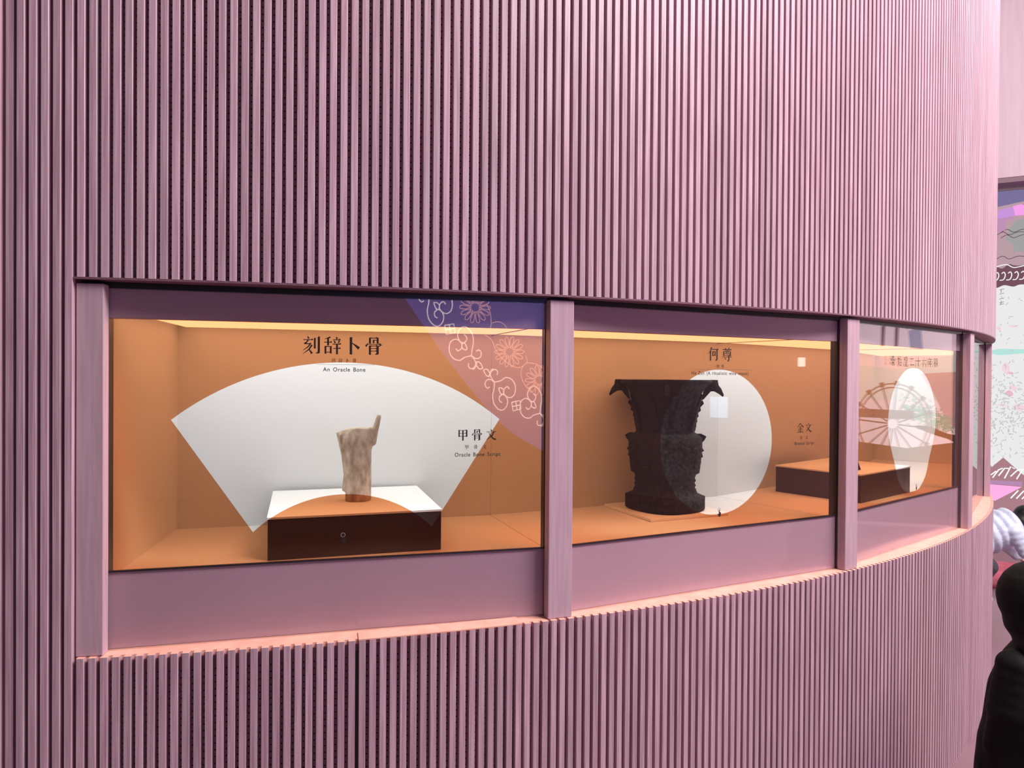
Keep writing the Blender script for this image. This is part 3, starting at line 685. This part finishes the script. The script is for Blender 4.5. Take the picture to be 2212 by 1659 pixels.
F2.line('waterwheel', WH, .014, em('wheel', (.14, .08, .10)), .012)
F2.each('wheel_paddle', [[(Y(3.96)+.345*math.cos(2*math.pi*k/16+.1), 1.05+.40*math.sin(2*math.pi*k/16+.1)), (Y(3.96)+.385*math.cos(2*math.pi*k/16+.1), 1.05+.45*math.sin(2*math.pi*k/16+.1))] for k in range(16)], .045, em('wheel', (.14, .08, .10)), .013)
F2.poly('beam', [(Y(3.5), 1.12), (Y(4.16), 1.10), (Y(4.16), 1.19), (Y(3.5), 1.21)], em('timber', (.26, .12, .15)), .0135, .016)
fg = []
for k in range(420):
    t = rnd.random(); y = 4.08+.42*t+rnd.gauss(0, .03); z = 1.22-.20*t+rnd.gauss(0, .055); a = rnd.uniform(0, 3.1); fg.append([(Y(y), z), (Y(y)+.03*math.cos(a), z+.03*math.sin(a))])
F2.line('foliage', fg, .012, em('jade', (.22, .60, .46)), .010, 'stuff')
F2.poly('branch', sm([(Y(4.16), 1.03), (Y(4.30), 1.03), (Y(4.48), .96), (Y(4.62), .93), (Y(4.66), .80), (Y(4.60), .72), (Y(4.52), .88), (Y(4.34), .95)], 4, True), em('bark', (.05, .035, .04)), .016, .018)
for y in (3.84, 3.97): F2.poly('gate_post', [(Y(y), 1.86), (Y(y+.035), 1.86), (Y(y+.05), 2.35), (Y(y+.01), 2.35)], em('timber', (.26, .12, .15)), .0045, .006)
F2.poly('blue_tile', [(Y(4.12), 1.84), (Y(4.24), 1.82), (Y(4.22), 2.05), (Y(4.10), 2.02)], em('pale_blue', (.55, .56, .80)), .0045, .006)

bk = frame_box('wall_bulkhead', (3.0, 7.4, 0), d1, n1, ((-1.2, L1+.3), (-.3, .28), (3.36, 5.2)), M['bulkhead']); props(bk, 'pale pink bulkhead above the far mural', kind='structure')
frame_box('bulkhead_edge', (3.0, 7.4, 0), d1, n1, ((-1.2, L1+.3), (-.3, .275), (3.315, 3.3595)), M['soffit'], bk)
bw = frame_box('wall_right', (6.72, 5.9, 0), (0, -1, 0), (1, 0, 0), ((0, 9), (0, .15), (0, 5.2)), M['bulkhead']); props(bw, 'plain pink wall of the hall behind the side mural', kind='structure')

ws = props(empty('wall_screen', (6.70, -.36, 1.17)), 'small pale blue screen in a dark frame on the right wall', 'screen')
frame_box('bezel', (0, 0, 0), (0, 1, 0), (1, 0, 0), ((-.125, .125), (-.02, .015), (-.14, .14)), M['black'], ws, .003)
frame_box('display', (0, 0, 0), (0, 1, 0), (1, 0, 0), ((-.11, .11), (-.0215, -.0203), (-.125, .125)), emit_mat('screen_pale_blue', (.45, .72, 1.0), 4.0), ws)
wl = props(empty('wall_lamp', (6.70, .58, 1.70)), 'little white lamp on the right wall beside the blue screen', 'lamp')
frame_box('lamp_base', (0, 0, 0), (0, 1, 0), (1, 0, 0), ((-.045, .045), (-.012, .015), (-.06, .06)), M['board'], wl, .003)
frame_box('lamp_diffuser', (0, 0, 0), (0, 1, 0), (1, 0, 0), ((-.035, .035), (-.045, -.0122), (-.05, .05)), emit_mat('lamp_white', (1, .97, .95), 8.0), wl, .006)

# ------------------------------------------------------------------ blue-violet ornament screen behind the viewer, mirrored in the first window
r3 = props(empty('ornament_screen', (1.7, -2.0, 0)), 'blue violet light screen with white scrolls and lotus, mirrored in first window', 'screen')
F3 = Flat((0, -2.0, 0), (1, 0, 0), (0, 1, 0), r3)
def PX(cx, cy):   # ornament drawing grid -> metres on the screen
    x, y = 870+cx/4.878, 640+cy/4.878
    return (1.072+(x-880)*.004340+(x-880)**2*1.5e-8, 2.129-(y-645)*.004015+(x-880)*.00012)
F3.poly('screen_panel', [PX(-330, -560), PX(40, 10), PX(440, 590), PX(730, 960), PX(1030, 1300), PX(1250, 1470), PX(1490, 1615), PX(2100, 1900), PX(2100, -560)], emit_mat('screen_violet', (.16, .24, 1.0), 1.7), -.05, 0)
A1 = [[(930, 860), (1000, 845), (1050, 815), (1110, 830), (1150, 880), (1160, 940), (1145, 1000), (1100, 1028), (1055, 1010), (1030, 970), (1040, 930), (1070, 910), (1092, 935)],
      [(1055, 1010), (1075, 1060), (1060, 1120), (1020, 1155), (970, 1140), (925, 1080), (912, 1000), (925, 930), (930, 860)],
      [(1055, 1010), (1020, 990), (985, 1015), (985, 1055), (1012, 1075)], [(975, 925), (1000, 920), (1030, 945), (1025, 985), (1000, 985), (985, 955), (975, 925)],
      [(930, 860), (890, 800), (895, 750), (930, 728), (960, 745), (960, 785)], [(930, 860), (880, 830), (840, 845), (830, 890), (855, 920), (880, 905)],
      [(812, 730), (850, 725), (880, 770), (870, 800), (835, 780), (812, 730)], [(870, 800), (895, 735), (915, 720)]]
A2 = [[(2*808-x, 2*722-y) for x, y in l] for l in A1]
mo = [A1, A2, [[(x+755, y+625) for x, y in l] for l in A2], [[(x-675, y-868) for x, y in l] for l in A1]]
for k, m_ in enumerate(mo): F3.line('scroll', [[PX(*p) for p in sm(l)] for l in m_], .0092, emit_mat('screen_white', (1, .86, .92), 6.5) if k == 0 else bpy.data.materials['screen_white'], .004)
for cx, cy in ((1172, 1115), (463, 315)):
    s_ = 46; R_ = lambda x, y: (cx+x*.985+y*.17, cy-x*.17+y*.985)
    F3.line('lattice_square', [[PX(*R_(*p)) for p in l] for l in ([(-s_, -s_), (s_, -s_), (s_, s_), (-s_, s_), (-s_, -s_)], [(-s_, 0), (s_, 0)], [(0, -s_), (0, s_)])], .010, bpy.data.materials['screen_white'], .004)
pk = emit_mat('screen_pink', (1, .5, .55), 5.5)
for cx, cy in ((720, 90), (1090, 545), (1430, 850)):
    L_ = []
    for k in range(14):
        a = 2*math.pi*k/14; c_, s_ = math.cos(a), math.sin(a)
        loop_ = [(40, 0), (95, -16), (140, -18), (162, 0), (140, 18), (95, 16), (40, 0)]
        L_.append([PX(cx+x*c_-y*s_, cy+x*s_+y*c_) for x, y in sm(loop_)])
    F3.line('lotus', L_, .0065, pk, .004)
F3.line('border_arc', [[PX(*p) for p in sm(l)] for l in ([(840, 45), (880, 150), (890, 250), (880, 310)], [(895, 250), (950, 232), (1020, 250), (1060, 300)], [(820, 370), (895, 420), (950, 540), (1040, 640), (1140, 700), (1215, 712), (1290, 665), (1400, 680), (1480, 730)],
      [(1290, 665), (1275, 590)], [(1240, 700), (1220, 770), (1240, 850), (1290, 930), (1350, 970)])], .007, pk, .004)

# ------------------------------------------------------------------ red mat on the floor
rm = frame_box('floor_mat', (3.55, 5.35, 0.001), (.94, -.34, 0), (.34, .94, 0), ((-.45, .75), (-.32, .45), (0, .03)), M['red'], None, .008)
props(rm, 'red mat on the floor near the crouching child', 'mat')

# ------------------------------------------------------------------ people
def person(name, loc, rz, label):
    return props(empty(name, loc, rz), label, 'person')
def hand(c, dirv, up, side, s):
    """palm and five curled fingers; dirv = finger direction, side = thumb side"""
    c, f, u, t = Vector(c), Vector(dirv).normalized(), Vector(up).normalized(), Vector(side).normalized()
    P = [capsule(c, .016*s, c+f*.028*s, .017*s), capsule(c+t*.012*s, .013*s, c+t*.012*s+f*.028*s, .012*s), capsule(c-t*.012*s, .013*s, c-t*.012*s+f*.026*s, .012*s)]
    for k, (o, l) in enumerate(((.018, .036), (.006, .041), (-.006, .038), (-.018, .030))):
        b = c+t*o*s+f*.036*s; m_ = b+f*l*.55*s-u*.006*s; e = m_+f*l*.40*s-u*.018*s
        P += [capsule(b-f*.012*s, .0068*s, m_, .0062*s, 8), capsule(m_, .0062*s, e, .0052*s, 8)]
    b = c+t*.016*s+f*.006*s; m_ = b+t*.016*s+f*.020*s-u*.006*s
    P += [capsule(b, .0085*s, m_, .0075*s, 8), capsule(m_, .0075*s, m_+f*.018*s-u*.008*s, .006*s, 8)]
    return P
def head(c, fwd, s, tilt=0):
    """head around c looking along fwd (horizontal unit) ; s = head height"""
    c = Vector(c); f = Vector(fwd).normalized(); up = Vector((0, 0, 1)); up = (up-f*up.dot(f)).normalized(); sd = f.cross(up)
    q = lambda a, b, d: c+f*a*s+sd*b*s+up*d*s
    rot = Matrix((f, sd, up)).transposed()
    P = [ellipsoid(q(0, 0, .08), (.42*s, .36*s, .42*s), 20, rot), ellipsoid(q(.10, 0, -.18), (.28*s, .27*s, .32*s), 18, rot), capsule(q(.36, 0, .02), .045*s, q(.43, 0, -.12), .062*s, 10),
         capsule(q(.32, -.07, -.26), .04*s, q(.32, .07, -.26), .04*s, 10), ellipsoid(q(.27, 0, -.42), (.10*s, .13*s, .08*s), 12, rot), capsule(q(.33, -.18, .09), .05*s, q(.33, .18, .09), .05*s, 10)]
    for b in (-1, 1): P += [ellipsoid(q(-.02, b*.37, -.06), (.09*s, .045*s, .14*s), 12, rot), ellipsoid(q(.24, b*.20, -.14), (.10*s, .09*s, .11*s), 12, rot)]
    return P, q
def face_bits(q, s, root):
    for b in (-1, 1):
        v, f = ellipsoid(q(.385, b*.155, .02), (.03*s, .045*s, .03*s), 10); mesh('eye', v, f, M['black'], root, True)
    v, f = capsule(q(.365, -.075, -.265), .016*s, q(.365, .075, -.265), .016*s, 8); mesh('lips', v, f, mat('lips', (.50, .18, .17), .5) if 'lips' not in bpy.data.materials else bpy.data.materials['lips'], root, True)

# child in a black hooded coat, standing close to the right edge, facing the wall
p1 = person('person', (1.572, 2.04, 0), math.radians(108), 'child in a black hooded coat standing at the lower right edge')
hp, hq = head((.02, .012, .835), (.93, .28, -.30), .185)
body = hp+[capsule((0, 0, .72), .035, (.01, 0, .80), .035), capsule((0, 0, .45), .09, (0, 0, .66), .085), capsule((0, -.07, .68), .04, (0, .07, .68), .04)]
for b in (-1, 1):
    body += [capsule((0, b*.105, .68), .034, (.0, b*.138, .55), .029), capsule((.0, b*.138, .55), .028, (.034, b*.145, .415), .02), capsule((0, b*.05, .44), .055, (.01, b*.055, .24), .042), capsule((.01, b*.055, .24), .04, (0, b*.06, .05), .028), capsule((0, b*.06, .03), .024, (.075, b*.065, .022), .02)]
    body += hand((.036, b*.145, .400), (.12, 0, -1), (0, b, 0), (1, 0, .1), .8)
fuse('body', body, .0055, M['skin'], p1, 2); face_bits(hq, .185, p1)
def loft(rows, seg=28):
    vs = []; fs = []
    for z, rx, ry in rows:
        for k in range(seg):
            a = 2*math.pi*k/seg; cr = 1+.018*math.sin(3*a+z*31)+.012*math.sin(5*a-z*47)
            vs.append(Vector((rx*cr*math.cos(a), ry*cr*math.sin(a), z)))
    for i in range(len(rows)-1):
        for k in range(seg): fs.append((i*seg+k, i*seg+(k+1) % seg, (i+1)*seg+(k+1) % seg, (i+1)*seg+k))
    fs.append(tuple(range(seg))[::-1]); fs.append(tuple(range((len(rows)-1)*seg, len(rows)*seg)))
    return vs, fs
ct = [loft([(.268, .150, .168), (.272, .160, .178), (.30, .163, .180), (.36, .158, .176), (.42, .150, .170), (.48, .142, .165), (.54, .132, .158), (.60, .120, .150), (.65, .106, .138), (.69, .090, .118), (.72, .074, .090), (.745, .06, .066)])]
for b in (-1, 1):
    for t in range(5):
        a = Vector((0, b*.108, .675)).lerp(Vector((.0, b*.140, .55)), t/4); ct.append(ellipsoid(a, (.056, .052, .046), 14))
    for t in range(5):
        a = Vector((.0, b*.140, .55)).lerp(Vector((.03, b*.145, .435)), t/4); ct.append(ellipsoid(a, (.048-.003*t, .046-.003*t, .042), 14))
coat = fuse('coat', ct, .0065, M['blackcoat'], p1, 9)
hd = [ellipsoid((.012, .010, .858), (.104, .102, .112), 22), ellipsoid((.002, .004, .790), (.098, .098, .078), 22), ellipsoid((-.03, 0, .735), (.095, .112, .05), 20)]
fuse('hood', hd, .0065, M['blackcoat'], coat, 3)
tr = []
for b in (-1, 1): tr += [capsule((0, b*.052, .42), .064, (.01, b*.056, .24), .054), capsule((.01, b*.056, .24), .053, (0, b*.06, .075), .043)]
fuse('trousers', tr, .007, M['trousers'], p1, 2)
for b in (-1, 1): fuse('shoe', [capsule((-.015, b*.06, .034), .033, (.08, b*.066, .028), .027), ellipsoid((.03, b*.063, .012), (.075, .034, .012), 16)], .005, M['shoe'], p1, 2)

# child in a pale puffer jacket bending forward beside the red mat (facing +x)
p2 = person('person', (3.185, 4.78, 0), math.radians(-8), 'child in a pale blue puffer jacket bending over beyond the curved wall')
hp, hq = head((.335, -.02, .545), (.80, .0, -.60), .195)
body = hp+[capsule((.24, -.01, .52), .036, (.30, -.015, .535), .036), capsule((-.06, 0, .40), .095, (.19, 0, .50), .088), capsule((.19, -.09, .50), .042, (.19, .09, .50), .042)]
for b in (-1, 1):
    body += [capsule((.20, b*.115, .50), .036, (.255, b*.15, .37), .03), capsule((.255, b*.15, .37), .029, (.36, b*.12, .27), .02), capsule((-.07, b*.06, .38), .06, (.06, b*.085, .25), .046), capsule((.06, b*.085, .25), .045, (-.03, b*.08, .055), .03), capsule((-.03, b*.08, .03), .026, (.055, b*.085, .024), .022)]
    body += hand((.375, b*.118, .258), (.75, 0, -.6), (.6, 0, .75), (0, -b, .1), .85)
fuse('body', body, .0055, M['skin'], p2, 2); face_bits(hq, .195, p2)
jk = []
ax0, ax1 = Vector((-.12, 0, .375)), Vector((.235, 0, .515)); axd = (ax1-ax0).normalized(); rot = axd.to_track_quat('Z', 'Y').to_matrix()
for k in range(8):
    t = k/7; c_ = ax0.lerp(ax1, t); rr_ = .128+.018*math.sin(t*3.0)
    jk.append(ellipsoid(c_, (rr_*1.08, rr_*.98, .052), 24, rot))
jk.append(capsule(ax0+axd*.03, .128, ax1-axd*.05, .118))
jk.append(ellipsoid((.26, -.01, .525), (.062, .075, .05), 18, rot))
for b in (-1, 1):
    for t in range(5):
        a = Vector((.20, b*.125, .50)).lerp(Vector((.26, b*.165, .365)), t/4); jk.append(ellipsoid(a, (.058, .056, .044), 14))
    for t in range(5):
        a = Vector((.26, b*.165, .365)).lerp(Vector((.35, b*.125, .28)), t/4); jk.append(ellipsoid(a, (.048-.002*t, .046-.002*t, .032), 14))
fuse('jacket', jk, .007, M['puffer'], p2, 2)
f_ = Vector((.80, 0, -.60)).normalized()
hc = Vector((.335, -.02, .545)); upv = (Vector((0, 0, 1))-f_*f_.z).normalized()
rot = Matrix((f_, f_.cross(upv), upv)).transposed()
fuse('hair', [ellipsoid(hc-f_*.022+upv*.028, (.088, .082, .080), 20, rot), ellipsoid(hc-f_*.045-upv*.02, (.060, .078, .07), 20, rot)], .006, M['hair'], p2, 2)
tr = []
for b in (-1, 1): tr += [capsule((-.08, b*.06, .38), .075, (.06, b*.086, .25), .058), capsule((.06, b*.086, .25), .056, (-.03, b*.08, .08), .045)]
fuse('trousers', tr, .007, M['trousers'], p2, 2)
for b in (-1, 1): fuse('shoe', [capsule((-.045, b*.08, .036), .034, (.06, b*.086, .03), .028), ellipsoid((.01, b*.083, .013), (.08, .036, .013), 16)], .005, M['shoe'], p2, 2)
